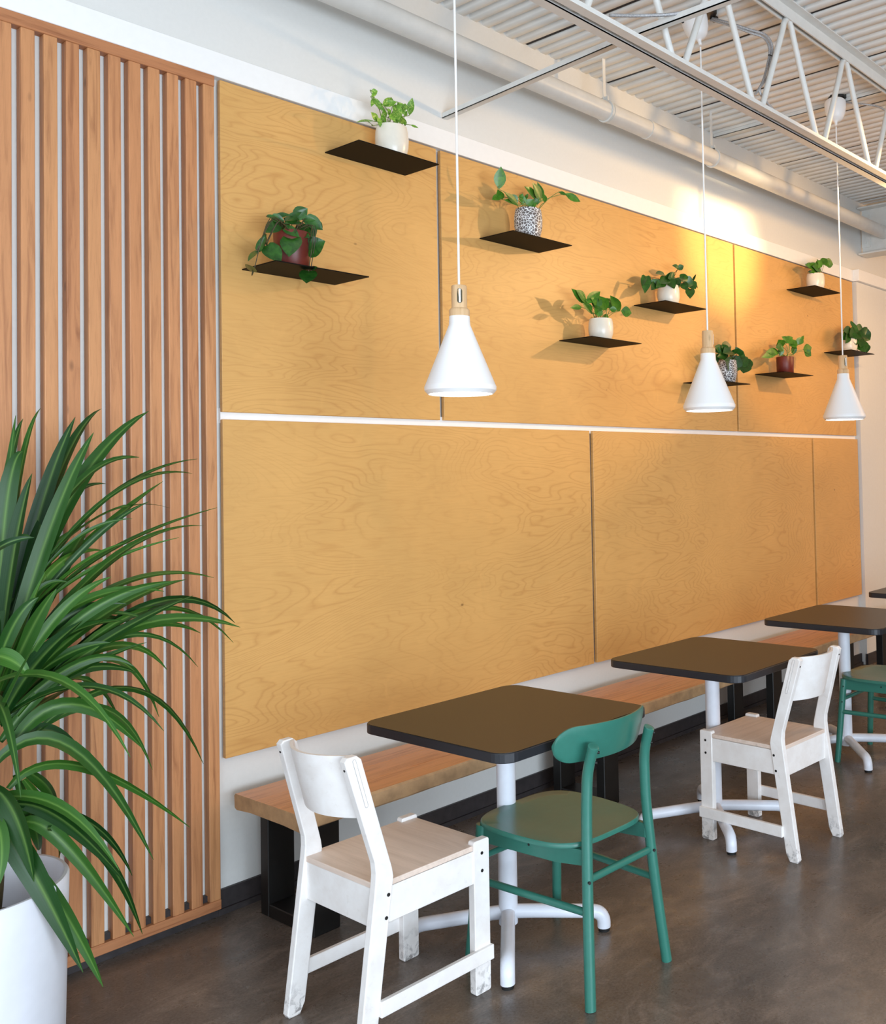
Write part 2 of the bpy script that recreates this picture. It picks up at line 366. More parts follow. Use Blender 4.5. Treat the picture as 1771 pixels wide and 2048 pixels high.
# ------------------------------------------------------------------ plywood panels
YP0, YP1 = -0.030, -0.012
panels = [('upper', 1.857, 2.874, 1.795, 3.014, 'square birch plywood panel in the upper row, left end, with two shelves'),
 ('upper', 2.898, 5.348, 1.795, 3.014, 'wide birch plywood panel in the middle of the upper row'),
 ('upper', 5.370, 7.105, 1.795, 3.014, 'orange lit birch plywood panel at the right end of the upper row'),
 ('lower', 1.857, 3.888, 0.549, 1.768, 'birch plywood panel at the left end of the lower row, behind the first table'),
 ('lower', 3.914, 6.357, 0.549, 1.768, 'wide birch plywood panel in the middle of the lower row'),
 ('lower', 6.383, 7.123, 0.549, 1.768, 'narrow birch plywood panel at the right end of the lower row')]
for r_, x0, x1, z0, z1, lab in panels:
    o = bx('plywood_panel', (x0, YP0, z0), (x1, YP1, z1), M['ply'], bev=0.0015)
    tag(o, lab, 'panel', 'plywood wall panels')

# ------------------------------------------------------------------ slatted cedar screen
scr = thing('slatted_screen', 'floor to ceiling screen of upright reddish cedar slats behind the tall plant', 'screen', (0, 0, 0))
bx('top_rail', (-0.3, -0.040, 2.978), (1.832, 0.0, 3.018), M['cedar_h'], scr, 0.002)
bx('bottom_rail', (-0.3, -0.040, 0.030), (1.832, -0.002, 0.064), M['cedar_h'], scr, 0.002)
xr = 1.831
for i in range(30):
    yf = -0.038
    o = bx('slat', (xr-0.0405, yf, 0.064), (xr, -0.002, 2.978), M['cedar'], scr, 0.003, seg=2); xr -= 0.0655

# ------------------------------------------------------------------ bench
be = thing('wall_bench', 'long thick wooden plank bench on black steel frames along the wall', 'bench', (1.86, -0.285, 0))
b = NB(); L = 5.35; N = 60
prof = [(-0.205, 0.383), (-0.200, 0.378), (-0.1, 0.385), (0.1, 0.385), (0.19, 0.380), (0.203, 0.386), (0.205, 0.428), (0.198, 0.435), (0.066, 0.435), (0.064, 0.432), (0.062, 0.435), (-0.07, 0.435), (-0.072, 0.432), (-0.074, 0.435), (-0.198, 0.435), (-0.205, 0.428)]
random.seed(3); rings = []
for i in range(N+1):
    x = L*i/N; j = [(random.uniform(-0.0015, 0.0015), random.uniform(-0.0012, 0.0012)) for _ in prof]
    rings.append([b.verts.new((x, p[0]+(j[k][0] if 0 < i < N else 0)*1, p[1]+(j[k][1] if k < 6 else 0))) for k, p in enumerate(prof)])
for i in range(N):
    for k in range(len(prof)):
        f = b.faces.new((rings[i][k], rings[i][(k+1) % len(prof)], rings[i+1][(k+1) % len(prof)], rings[i+1][k]))
        if k in (4, 5, 15, 0, 14): f.material_index = 1
for R in (rings[0][::-1], rings[-1]): b.faces.new(R).material_index = 1
bmesh.ops.recalc_face_normals(b, faces=b.faces)
obj('bench_top', b, [M['bench'], M['bench_end']], be)
for xx in (0.07, 1.595, 3.14, 4.68):
    b = NB(); h = 0.105
    for lo, hi in (((xx, 0.108, 0), (xx+h, 0.158, 0.384)), ((xx, -0.165, 0), (xx+h, -0.115, 0.384)), ((xx, -0.115, 0), (xx+h, 0.108, 0.045)), ((xx, -0.115, 0.34), (xx+h, 0.108, 0.384))): box(b, lo, hi, 0.003)
    obj('leg', b, M['black'], be)

# ------------------------------------------------------------------ cafe tables
tb = thing('cafe_table', 'dark square topped table nearest, between the front white chair and green chair', 'table', (2.302, -1.015, 0), 0, 'tables in a row along the bench')
b = NB(); prism(b, rrect(-0.343, 0.343, -0.333, 0.333, 0.055), 'z', 0.7447, 0.746); obj('tabletop', b, M['table'], tb)
b = NB(); prism(b, rrect(-0.345, 0.345, -0.335, 0.335, 0.055), 'z', 0.715, 0.7445, 0.003); obj('table_edge', b, M['edge'], tb)
b = NB(); tube(b, [(0.012, 0.03, 0.05), (0.012, 0.03, 0.70)], 0.0315, 28); obj('column', b, M['tube'], tb, smooth=40)
b = NB(); box(b, (-0.2, -0.17, 0.695), (0.2, 0.2, 0.714), 0.004); obj('top_plate', b, M['tube'], tb)
for a in (-135, -45, 45, 135):
    ca, sa = math.cos(math.radians(a)), math.sin(math.radians(a)); b = NB(); ox, oy = 0.012, 0.03
    pts = [(0, 0, 0.088), (0.1, 0, 0.082), (0.22, 0, 0.072), (0.285, 0, 0.066), (0.308, 0, 0.055), (0.318, 0, 0.036), (0.319, 0, 0.012)]
    tube(b, smooth_path([(ox+p[0]*ca, oy+p[0]*sa, p[2]) for p in pts], 5), 0.0225, 18); lg = obj('leg', b, M['tube'], tb, smooth=50)
    b = NB(); tube(b, [(ox+0.319*ca, oy+0.319*sa, 0.0), (ox+0.319*ca, oy+0.319*sa, 0.013)], 0.019, 16); obj('foot_pad', b, M['foot'], lg)
b = NB(); tube(b, [(-0.035, 0.04, 0.68), (-0.06, 0.045, 0.68)], 0.009, 12); obj('knob', b, M['tube'], tb, smooth=40)
dup(tb, (3.552, -1.015, 0), 0, 'dark topped table behind the second white chair')
t3_ = dup(tb, (4.838, -1.015, 0), 0, 'dark topped table third along the bench, beside the far green chair')
b = NB(); ca, sa = math.cos(math.radians(-135)), math.sin(math.radians(-135)); pv = Vector((-sa, ca, 0)).normalized()*-1
for r0, r1, zz in ((0.165, 0.185, 0.002), (0.195, 0.265, 0.006), (0.20, 0.262, -0.004)):
    for k in range(3 if r1-r0 < 0.03 else 9):
        a_ = r0+(r1-r0)*k/(3 if r1-r0 < 0.03 else 9); q = Vector((0.012+ca*a_, 0.03+sa*a_, 0.074+zz))-pv*0.0215
        box(b, q-Vector((0.0026, 0.0026, 0.0025)), q+Vector((0.0026, 0.0026, 0.0025)))
obj('printed_label', b, M['bolt'], t3_)
dup(tb, (6.14, -1.015, 0), 0, 'dark topped table at the far end, cut by the right edge')

# ------------------------------------------------------------------ white chair (forward = +y)
def leg_poly_rear(): return [(-0.240, 0.010), (-0.234, 0.0), (-0.200, 0.0), (-0.184, 0.03), (-0.122, 0.45), (-0.126, 0.475), (-0.210, 0.786), (-0.224, 0.798), (-0.252, 0.797), (-0.262, 0.787), (-0.180, 0.50), (-0.178, 0.47), (-0.181, 0.44)]
wc = thing('white_chair', 'whitewashed wooden chair in front, turned sideways at the near table end', 'chair', (1.834, -0.985, 0), -PI/2-0.02, 'whitewashed wooden chairs')
wdt = 0.184
INW = lambda z: max(0.0, (z-0.46)/0.34)*0.016   # uprights lean together above the seat
def lean(bm, s):
    for v in bm.verts: v.co.x -= s*INW(v.co.z)
for s in (-1, 1):
    a, c_ = sorted((s*wdt, s*(wdt-0.026)))
    b = NB(); prism(b, leg_poly_rear(), 'x', a, c_, 0.003); lean(b, s); lg = obj('leg', b, M['chair'], wc)
    def capsule(h): return [(-0.2165+(-0.0165)*t_+h*math.cos(a_), 0.7225+0.0625*t_+h*math.sin(a_)) for t_, r0 in ((1, 0), (-1, PI)) for a_ in [r0+PI*k/6 for k in range(7)]]
    for nm, h_, out_, mt in (('slot_groove', 0.0058, 0.0006, 'groove'), ('slot_plug', 0.0042, 0.0010, 'chair')):
        b = NB(); e0, e1 = sorted((s*(wdt-0.004), s*(wdt+out_))); prism(b, capsule(h_), 'x', e0, e1); lean(b, s); obj(nm, b, M[mt], lg)
    for y, z in ((-0.148, 0.345), (-0.140, 0.405)):
        b = NB(); tube(b, [(s*(wdt-0.002), y, z), (s*(wdt+0.0012), y, z)], 0.005, 12); obj('bolt', b, M['bolt'], lg)
    for y, z in ((-0.2445, 0.765), (-0.205, 0.635)):
        b = NB(); tube(b, [(s*(wdt-0.013-INW(z)), y, z), (s*(wdt-0.013-INW(z)), y-0.012, z-0.002)], 0.0035, 10); obj('bolt', b, M['bolt'], lg)
    b = NB(); prism(b, rrect(0.166, 0.226, 0.0, 0.452, 0.007, 3), 'x', a, c_, 0.002); lg = obj('leg', b, M['chair'], wc)
    for z in (0.36, 0.412): b = NB(); tube(b, [(s*(wdt-0.002), 0.197, z), (s*(wdt+0.0012), 0.197, z)], 0.005, 12); obj('bolt', b, M['bolt'], lg)
    b = NB(); a, c_ = sorted((s*(wdt-0.004), s*(wdt-0.024))); box(b, (a, -0.150, 0.328), (c_, 0.168, 0.424), 0.0015); obj('apron', b, M['chair'], wc)
    b = NB(); a, c_ = sorted((s*(wdt+0.012), s*(wdt-0.004))); box(b, (a, -0.176, 0.091), (c_, 0.230, 0.134), 0.002); obj('stretcher', b, M['chair'], wc)
b = NB(); box(b, (-0.160, -0.174, 0.318), (0.160, -0.156, 0.4255), 0.0015); obj('apron', b, M['chair'], wc)
b = NB(); box(b, (-0.160, 0.190, 0.34), (0.160, 0.208, 0.4255), 0.0015); obj('apron', b, M['chair'], wc)
b = NB(); prism(b, [(-0.1805, -0.132), (-0.159, -0.132), (-0.159, -0.176), (0.159, -0.176), (0.159, -0.132), (0.1805, -0.132), (0.1805, 0.165), (0.158, 0.165), (0.158, 0.222), (-0.158, 0.222), (-0.158, 0.165), (-0.1805, 0.165)], 'z', 0.4257, 0.4415, 0.002); obj('seat', b, M['seat'], wc)
b = NB(); N = 20; rows = []   # curved back panel, bowing backwards
for th in (0, 0.010):
    for zt in (0.0, 1.0):
        row = []
        for i in range(N+1):
            u = -1+2*i/N; z = 0.617+zt*0.178; x = u*(wdt-0.024-INW(z)); bow = -0.060*(1-u*u)
            yb = -0.185-(z-0.632)*0.27
            row.append(b.verts.new((x, yb+bow+th, z)))
        rows.append(row)
for i in range(N):
    b.faces.new((rows[0][i], rows[1][i], rows[1][i+1], rows[0][i+1])); b.faces.new((rows[2][i], rows[2][i+1], rows[3][i+1], rows[3][i]))
    b.faces.new((rows[0][i], rows[0][i+1], rows[2][i+1], rows[2][i])); b.faces.new((rows[1][i], rows[3][i], rows[3][i+1], rows[1][i+1]))
bmesh.ops.recalc_face_normals(b, faces=b.faces); obj('backrest', b, M['chair'], wc, smooth=40)
dup(wc, (3.588, -1.250, 0), -0.04, 'whitewashed wooden chair seen from behind at the second table')

# ------------------------------------------------------------------ green chair (forward = +y)
gc = thing('green_chair', 'teal green wooden chair with curved back at the near table', 'chair', (2.322, -1.243, 0), -0.02, 'teal green chairs')
def sq(x0, x1, y0, y1):   # soft squircle seat outline, wider at the front
    pts = []
    for i in range(64):
        a = 2*PI*i/64; ca, sa = math.cos(a), math.sin(a); e = 0.52
        x = math.copysign(abs(ca)**e, ca); y = math.copysign(abs(sa)**e, sa)
        w_ = (x1-x0)/2*(1.0 if y > 0 else 1.0-0.08*abs(y))
        pts.append((x*w_, (y0+y1)/2+y*(y1-y0)/2))
    return pts
b = NB(); out = sq(-0.206, 0.206, -0.210, 0.245)
lv = []
for k, (sc_, dz) in enumerate(((1.0, 0.0), (1.0, 0.010), (0.985, 0.014), (0.8, 0.0125), (0.55, 0.009), (0.3, 0.007))):
    lv.append([b.verts.new((p[0]*sc_, 0.008+(p[1]-0.008)*sc_, 0.434+dz+0.006*max(0, (-p[1]*sc_-0.12))*8)) for p in out])
for A, B in zip(lv, lv[1:]):
    for i in range(64): b.faces.new((A[i], A[(i+1) % 64], B[(i+1) % 64], B[i]))
b.faces.new(lv[-1]); b.faces.new(lv[0][::-1]); obj('seat', b, M['green'], gc, smooth=50)
for s in (-1, 1):
    b = NB(); tube(b, smooth_path([(s*0.180, -0.258, 0), (s*0.158, -0.236, 0.25), (s*0.142, -0.222, 0.47), (s*0.137, -0.220, 0.58), (s*0.134, -0.224, 0.66), (s*0.132, -0.243, 0.728), (s*0.132, -0.247, 0.740)], 6), [0.0165]*30+[0.0172]*5+[0.0165, 0.009], 16)
    lg = obj('leg', b, M['green'], gc, smooth=60)
    for z, y in ((0.722, -0.246), (0.690, -0.236)): b = NB(); tube(b, [(s*0.1315+0.006, y-0.010, z), (s*0.1315+0.010, y-0.0150, z)], 0.0042, 10); obj('bolt', b, M['bolt'], lg)
    b = NB(); tube(b, [(s*0.152-0.005, -0.238, 0.352), (s*0.152-0.0085, -0.2475, 0.352)], 0.0045, 10); obj('bolt', b, M['bolt'], lg)
    b = NB(); tube(b, [(s*0.200, 0.240, 0), (s*0.170, 0.205, 0.432)], [0.0155, 0.0175], 16); lg = obj('leg', b, M['green'], gc, smooth=60)
    for z, y, x in ((0.395, 0.208, 0.1725), (0.315, 0.2145, 0.178)): b = NB(); tube(b, [(s*x, y-0.010, z), (s*(x+0.0165), y-0.004, z)], 0.0045, 10); obj('bolt', b, M['bolt'], lg)
    b = NB(); pl = [(-0.222, 0.390), (-0.222, 0.434), (-0.17, 0.434), (-0.12, 0.440), (0.205, 0.440), (0.205, 0.378), (-0.1, 0.378)]
    a, c_ = sorted((s*0.163, s*0.145)); prism(b, pl, 'x', a, c_, 0.002)
    for v in b.verts: v.co.x += s*0.014*(v.co.y+0.0)/0.2
    obj('apron', b, M['green'], gc)
    b = NB(); tube(b, [(s*0.157, -0.236, 0.262), (s*0.184, 0.222, 0.262)], 0.0115, 14); obj('stretcher', b, M['green'], gc, smooth=60)
    b = NB(); tube(b, [(s*0.150+(-0.001), -0.0, 0.41), (s*0.163+s*0.0015, -0.0, 0.41)], 0.004, 8); obj('bolt', b, M['bolt'], gc)
b = NB(); box(b, (-0.165, 0.190, 0.385), (0.165, 0.206, 0.436), 0.002); obj('apron', b, M['green'], gc)
b = NB(); tube(b, [(-0.153, -0.228, 0.352), (0.153, -0.228, 0.352)], 0.0115, 14); obj('stretcher', b, M['green'], gc, smooth=60)
b = NB(); tube(b, [(-0.178, 0.215, 0.325), (0.178, 0.215, 0.325)], 0.0105, 14); obj('stretcher', b, M['green'], gc, smooth=60)
b = NB(); N = 40; H = 0.056; NZ = 10    # rounded, bent back panel
grid = {}
for side in (0, 1):
    for i in range(N+1):
        u = math.sin((-1+2*i/N)*PI/2); x = u*0.206
        d = max(0.0, abs(x)-(0.206-H)); hh = math.sqrt(max(H*H-d*d, 0.00001))
        for j in range(NZ+1):
            w_ = -1+2*j/NZ; z = 0.740+w_*hh; e = 0.0055*(1-0.5*(abs(w_)**6))
            y = -0.222+0.075*(u*u)-(z-0.740)*0.26-0.006
            grid[side, i, j] = b.verts.new((x, y+(e if side else -e), z))
for i in range(N):
    for j in range(NZ):
        b.faces.new((grid[0, i, j], grid[0, i, j+1], grid[0, i+1, j+1], grid[0, i+1, j])); b.faces.new((grid[1, i, j], grid[1, i+1, j], grid[1, i+1, j+1], grid[1, i, j+1]))
    for j in (0, NZ): b.faces.new((grid[0, i, j], grid[0, i+1, j], grid[1, i+1, j], grid[1, i, j]))
for i in (0, N):
    for j in range(NZ): b.faces.new((grid[0, i, j], grid[1, i, j], grid[1, i, j+1], grid[0, i, j+1]))
bmesh.ops.recalc_face_normals(b, faces=b.faces); obj('backrest', b, M['green'], gc, smooth=50)
dup(gc, (4.895, -1.245, 0), 0, 'far teal green chair cut by the right edge of the photo')

# ------------------------------------------------------------------ pendant lamps
pl_ = thing('pendant_lamp', 'nearest and largest white cone pendant with pale wooden neck', 'lamp', (2.227, -0.89, 1.823), 0, 'white cone pendant lamps')
b = NB(); lathe(b, [(0.108, 0.0), (0.1195, 0.012), (0.1205, 0.024), (0.117, 0.031), (0.036, 0.222), (0.034, 0.252), (0.030, 0.252), (0.032, 0.222), (0.113, 0.029), (0.1165, 0.024), (0.115, 0.013), (0.105, 0.002)], 64, closed=True)
obj('lamp_shade', b, M['shade'], pl_, smooth=35)
b = NB(); lathe(b, [(0.0, 0.001), (0.06, 0.0005), (0.1055, 0.003), (0.1055, 0.008), (0.0, 0.008)], 48); obj('bulb_diffuser', b, M['glow'], pl_, smooth=40)
b = NB(); lathe(b, [(0.0, 0.250), (0.0345, 0.250), (0.0345, 0.268), (0.033, 0.272), (0.0265, 0.277), (0.0262, 0.280), (0.0262, 0.345), (0.0245, 0.349), (0.006, 0.349), (0.006, 0.342), (0.019, 0.338), (0.019, 0.29), (0.0, 0.288)], 40)
# open the long slot on two opposite sides
for f in list(b.faces):
    pass
so = obj('wooden_neck', b, M['socket'], pl_, smooth=35)
def slot(root, ang, mat):
    b = NB(); r = 0.0266; w_ = 0.0088
    pts = []
    for k in range(13): a = PI*k/12; pts.append((w_*math.cos(a), 0.328+w_*math.sin(a)))
    for k in range(13): a = PI+PI*k/12; pts.append((w_*math.cos(a), 0.298+w_*math.sin(a)))
    vs = []
    for du, z in pts:
        th = ang+du/r; vs.append(b.verts.new((r*math.cos(th), r*math.sin(th), z)))
    b.faces.new(vs); o = obj('neck_slot', b, mat, root); return o
slot(so, math.radians(-128), M['darkstem'])
b = NB(); tube(b, [(0.0273*math.cos(math.radians(-128)), 0.0273*math.sin(math.radians(-128)), 0.291), (0.0273*math.cos(math.radians(-128)), 0.0273*math.sin(math.radians(-128)), 0.335)], 0.0034, 8); obj('neck_cord', b, M['cord'], so)
b = NB(); tube(b, [(0, 0, 0.365), (0.001, 0, 1.0), (0, 0, 1.70)], 0.0042, 10); obj('cord', b, M['cord'], pl_, smooth=60)
b = NB(); lathe(b, [(0.0, 0.0), (0.006, 0.0), (0.0085, 0.022), (0.012, 0.028), (0.028, 0.034), (0.040, 0.050), (0.050, 0.080), (0.055, 0.115), (0.0555, 0.145), (0.053, 0.150), (0.0, 0.150)], 40)
for v in b.verts: v.co.x *= 1.12; v.co.y *= 1.12
o = obj('canopy', b, M['shade'], pl_, loc=(0, 0, 1.708), smooth=60); o.rotation_euler = (-0.05, 0.20, 0)
for ch_ in [so]+[o for o in kids(pl_) if o.name.split('.')[0] in ('lamp_shade', 'bulb_diffuser')]+kids(so):
    for v in ch_.data.vertices: v.co.z *= 1.06
pl_.location.z = 1.819
p2 = dup(pl_, (3.737, -0.89, 1.819), 1.7, 'middle white cone pendant hanging in front of the orange lit panel')
p3 = dup(pl_, (5.129, -0.89, 1.819), 0.25, 'farthest and smallest white cone pendant near the right edge')

# ------------------------------------------------------------------ steel above
jy = -1.2
js = thing('roof_joist', 'white open web steel joist with zigzag rods below the ceiling', 'joist', (0, jy, 0))
XA, XB = -2.4, 10.9
b = NB()
for s in (-1, 1):
    a, c_ = sorted((s*0.0125, s*0.052)); box(b, (XA, a, 3.128), (XB, c_, 3.134)); a, c_ = sorted((s*0.0125, s*0.017)); box(b, (XA, a, 3.128), (XB, c_, 3.172))
box(b, (XA, -0.0124, 3.150), (XB, 0.0124, 3.154)); obj('bottom_chord', b, M['steel'], js)  # thin filler plate added between the angles to lighten the dark gap
b = NB()
for s in (-1, 1):
    a, c_ = sorted((s*0.012, s*0.062)); box(b, (XA, a, 3.698), (XB, c_, 3.706)); a, c_ = sorted((s*0.012, s*0.019)); box(b, (XA, a, 3.645), (XB, c_, 3.706))
obj('top_chord', b, M['steel'], js)
x = 3.112-0.6*9
while x < XB-0.7:
    b = NB(); q = [(x+0.03, 0, 3.150), (x+0.055, 0, 3.19), (x+0.235, 0, 3.555), (x+0.264, 0, 3.622), (x+0.30, 0, 3.655), (x+0.336, 0, 3.622), (x+0.365, 0, 3.555), (x+0.545, 0, 3.19), (x+0.57, 0, 3.150)]
    tube(b, smooth_path(q, 5), 0.0143, 12); obj('web_rod', b, M['steel'], js, smooth=60); x += 0.6
def bar(name, x, z, lab, y0=-6.9):
    b = NB(); box(b, (x, y0, z), (x+0.030, -0.005, z+0.004)); box(b, (x, y0, z), (x+0.004, -0.005, z+0.025))
    if z < 3.5:
        bmesh.ops.bisect_plane(b, geom=list(b.verts)+list(b.edges)+list(b.faces), plane_co=(0, -1.1, 0), plane_no=(0, 1, 0))
        for v in b.verts: v.co.z += -0.022+0.052*min(1.0, -v.co.y/1.1)
    return tag(obj(name, b, M['steel']), lab, 'bar', 'joist bracing bars')
bar('bracing_bar', 2.935, 3.198, 'white angle bar running from the wall under the joist, lower one')
bar('bracing_bar', 5.19, 3.675, 'white angle bar running just under the ceiling past the third pendant')
pp = thing('ceiling_pipe', 'white round pipe hung along the top of the wall', 'pipe', (0, -0.2, 3.425))
b = NB(); tube(b, [(XA, 0, 0), (XB, 0, 0)], 0.050, 32); obj('pipe_run', b, M['steel'], pp, smooth=60)
for xx in (0.3, 3.90, 4.23): 
    b = NB(); tube(b, [(xx-0.012, 0, 0), (xx+0.012, 0, 0)], 0.0535, 32); obj('pipe_collar', b, M['steel'], pp, smooth=40)
for xx in (0.1, 3.87, 4.875, 7.6):
    b = NB(); tube(b, [(xx-0.004, 0, 0), (xx+0.004, 0, 0)], 0.058, 28)
    box(b, (xx-0.011, 0.004, 0.05), (xx+0.011, 0.007, 0.30)); box(b, (xx-0.004, -0.02, 0.045), (xx+0.004, 0.025, 0.075)); obj('hanger_strap', b, M['steel'], pp)
bmn = thing('steel_beam', 'white painted steel beam meeting the wall beyond the panels', 'beam', (7.365, 0, 0))
b = NB(); box(b, (-0.005, -6.9, 3.272), (0.005, -0.01, 3.64)); obj('web', b, M['steel'], bmn)
b = NB(); box(b, (-0.085, -6.9, 3.262), (0.085, -0.01, 3.274)); obj('flange', b, M['steel'], bmn)
b = NB(); box(b, (-0.085, -6.9, 3.636), (0.085, -0.01, 3.648)); obj('flange', b, M['steel'], bmn)
b = NB(); box(b, (-0.013, -0.085, 3.33), (-0.005, -0.01, 3.60)); cl = obj('clip_plate', b, M['steel'], bmn)
for z in (3.37, 3.465, 3.56):
    b = NB(); tube(b, [(-0.024, -0.045, z), (-0.012, -0.045, z)], 0.013, 6); tube(b, [(-0.016, -0.045, z), (-0.012, -0.045, z)], 0.019, 16); obj('bolt', b, M['steel'], cl)
def cable(name, pts, r, lab, ties=()):
    b = NB(); tube(b, smooth_path(pts, 7), r, 10); o = tag(obj(name, b, M['flex'], smooth=60), lab, 'conduit', 'flexible conduits')
    for tp in ties:
        q = NB(); R_ = 0.016; rg = [Vector(tp)+Vector((R_*math.cos(a), 0.6*R_*math.sin(a), R_*0.25*math.sin(a))) for a in [2*PI*k/16 for k in range(17)]]
        tube(q, rg, 0.0022, 6, cap=False); box(q, Vector(tp)+Vector((R_-0.002, -0.004, -0.004)), Vector(tp)+Vector((R_+0.006, 0.004, 0.006)), 0); obj('cable_tie', q, M['foot'], o)
    return o
for xx, lab in ((3.79, 'dark electrical box above the middle pendant'), (5.155, 'dark electrical box above the farthest pendant')):
    b = NB(); prism(b, [(xx+0.052*math.cos(PI/4*k+PI/8), -0.89+0.052*math.sin(PI/4*k+PI/8)) for k in range(8)], 'z', 3.690, 3.712)
    box(b, (xx+0.04, -0.91, 3.680), (xx+0.075, -0.885, 3.706)); tag(obj('junction_box', b, M['black']), lab, 'electrical box', 'pendant junction boxes')
P_ = lambda px, py, y: at(px, py, y)
cable('flexible_conduit', [(3.83, -0.9, 3.685), P_(1460, 47, -1.0), P_(1500, 60, -1.08), P_(1530, 70, -1.14), P_(1543, 92, -1.17), P_(1541, 120, -1.17), P_(1534, 155, -1.17), P_(1518, 183, -1.18), (3.9, -1.185, 3.185)], 0.0065, 'silver flexible conduit looping from the middle pendant box down to the joist', [P_(1541, 112, -1.17)])
cable('flexible_conduit', [(3.83, -0.89, 3.68), P_(1462, 52, -1.0), P_(1500, 66, -1.08), P_(1527, 76, -1.13), P_(1538, 98, -1.16), P_(1534, 130, -1.16), P_(1524, 165, -1.17), P_(1510, 188, -1.18)], 0.006, 'second silver conduit strapped beside the looping one')
cable('flexible_conduit', [(5.21, -0.9, 3.685), P_(1720, 208, -1.02), P_(1745, 211, -1.08), P_(1765, 218, -1.12), P_(1790, 240, -1.16), (5.5, -1.19, 3.4)], 0.006, 'silver flexible conduit leaving the farthest pendant box')
cable('flexible_conduit', [(2.45, -1.228, 3.142), (3.2, -1.226, 3.141), (4.2, -1.228, 3.141), (5.2, -1.226, 3.141), (6.2, -1.228, 3.142), (7.0, -1.226, 3.141)], 0.006, 'silver conduit lying along the bottom of the joist', [(2.62, -1.226, 3.145), (3.73, -1.226, 3.145), (4.33, -1.226, 3.145), (4.93, -1.226, 3.145)])
cable('flexible_conduit', [(2.7, -1.19, 3.20), (2.85, -1.25, 3.235), (2.95, -1.35, 3.255), (2.96, -1.6, 3.262), (3.02, -1.9, 3.34), (3.1, -2.3, 3.45)], 0.0065, 'silver conduit tied along the lower bracing bar', [(2.957, -1.32, 3.235)])

# ------------------------------------------------------------------ shelves and their plants
shelves = [(2.293+0.205, 2.856, 'black wall shelf highest on the left panel'), (1.93+0.207, 2.328, 'black wall shelf lower on the left panel'),
 (3.13+0.198, 2.656, 'black wall shelf left high on the middle panel'), (3.665+0.2, 2.226, 'black wall shelf lowest left on the middle panel'),
 (4.292+0.198, 2.484, 'black wall shelf right of centre on the middle panel'), (4.755+0.2, 2.075, 'black wall shelf partly behind the middle pendant'),
 (6.04+0.205, 2.812, 'black wall shelf highest on the right panel'), (5.585+0.2, 2.182, 'black wall shelf lowest on the right panel'),
 (6.60+0.19, 2.413, 'black wall shelf farthest right above the last pendant')]
SW, SD = 0.2, 0.222
for xc, z, lab in shelves:
    b = NB(); box(b, (-SW, -SD, -0.004), (SW, 0, 0.0))
    tag(obj('wall_shelf', b, M['shelf'], loc=(xc, -0.0305, z)), lab, 'shelf', 'black wall shelves')
def leafbm(bm, base, tip, wid, nrm, heart=True, curl=0.15, fold=0.18, seg=8):
    base, tip = Vector(base), Vector(tip); d = tip-base; L_ = d.length; d.normalize()
    nrm = Vector(nrm); nrm = (nrm-d*nrm.dot(d)).normalized(); s = d.cross(nrm)
    prof = [(0.0, 0.0), (0.04, 0.50), (0.12, 0.80), (0.28, 1.0), (0.45, 0.97), (0.62, 0.80), (0.78, 0.52), (0.90, 0.24), (1.0, 0.0)] if heart else [(0.0, 0.0), (0.1, 0.4), (0.25, 0.8), (0.42, 1.0), (0.6, 0.92), (0.75, 0.66), (0.88, 0.32), (1.0, 0.0)]
    rows = []
    for i, (u, w_) in enumerate(prof):
        c = base+d*(u*L_)-nrm*(curl*L_*u*u); hw = w_*wid/2
        if w_ == 0: rows.append([bm.verts.new(c)]); continue
        back = d*(-0.10*L_ if heart and u < 0.2 else 0)
        rows.append([bm.verts.new(c+s*hw*k+nrm*(abs(k)*hw*fold)+back*abs(k)) for k in (-1, -0.5, 0, 0.5, 1)])
    for A, B in zip(rows, rows[1:]):
        if len(A) == 1:
            for k in range(4): bm.faces.new((A[0], B[k], B[k+1]))
        elif len(B) == 1:
            for k in range(4): bm.faces.new((A[k], B[0], A[k+1]))
        else:
            for k in range(4): bm.faces.new((A[k], B[k], B[k+1], A[k+1]))
TOCAM = Vector((-0.62, -0.75, -0.1)).normalized()
def pot_round(b, r, h): lathe(b, [(0.0, 0.0), (r*0.72, 0.0), (r*0.82, h*0.06), (r*0.98, h*0.38), (r, h*0.62), (r*0.97, h*0.85), (r*0.90, h), (r*0.84, h), (r*0.84, h*0.85), (0.0, h*0.82)], 40)
def pot_cyl(b, r, h): lathe(b, [(0.0, 0.0), (r*0.88, 0.0), (r*0.95, h*0.03), (r, h*0.98), (r*0.985, h), (r*0.9, h), (r*0.88, h*0.86), (0.0, h*0.85)], 40)
def pot_net(b, r, h): lathe(b, [(0.0, 0.0), (r*0.60, 0.0), (r*0.80, h*0.12), (r*0.98, h*0.45), (r, h*0.70), (r*0.93, h*0.95), (r*0.9, h), (r*0.84, h), (r*0.84, h*0.86), (0.0, h*0.85)], 40)
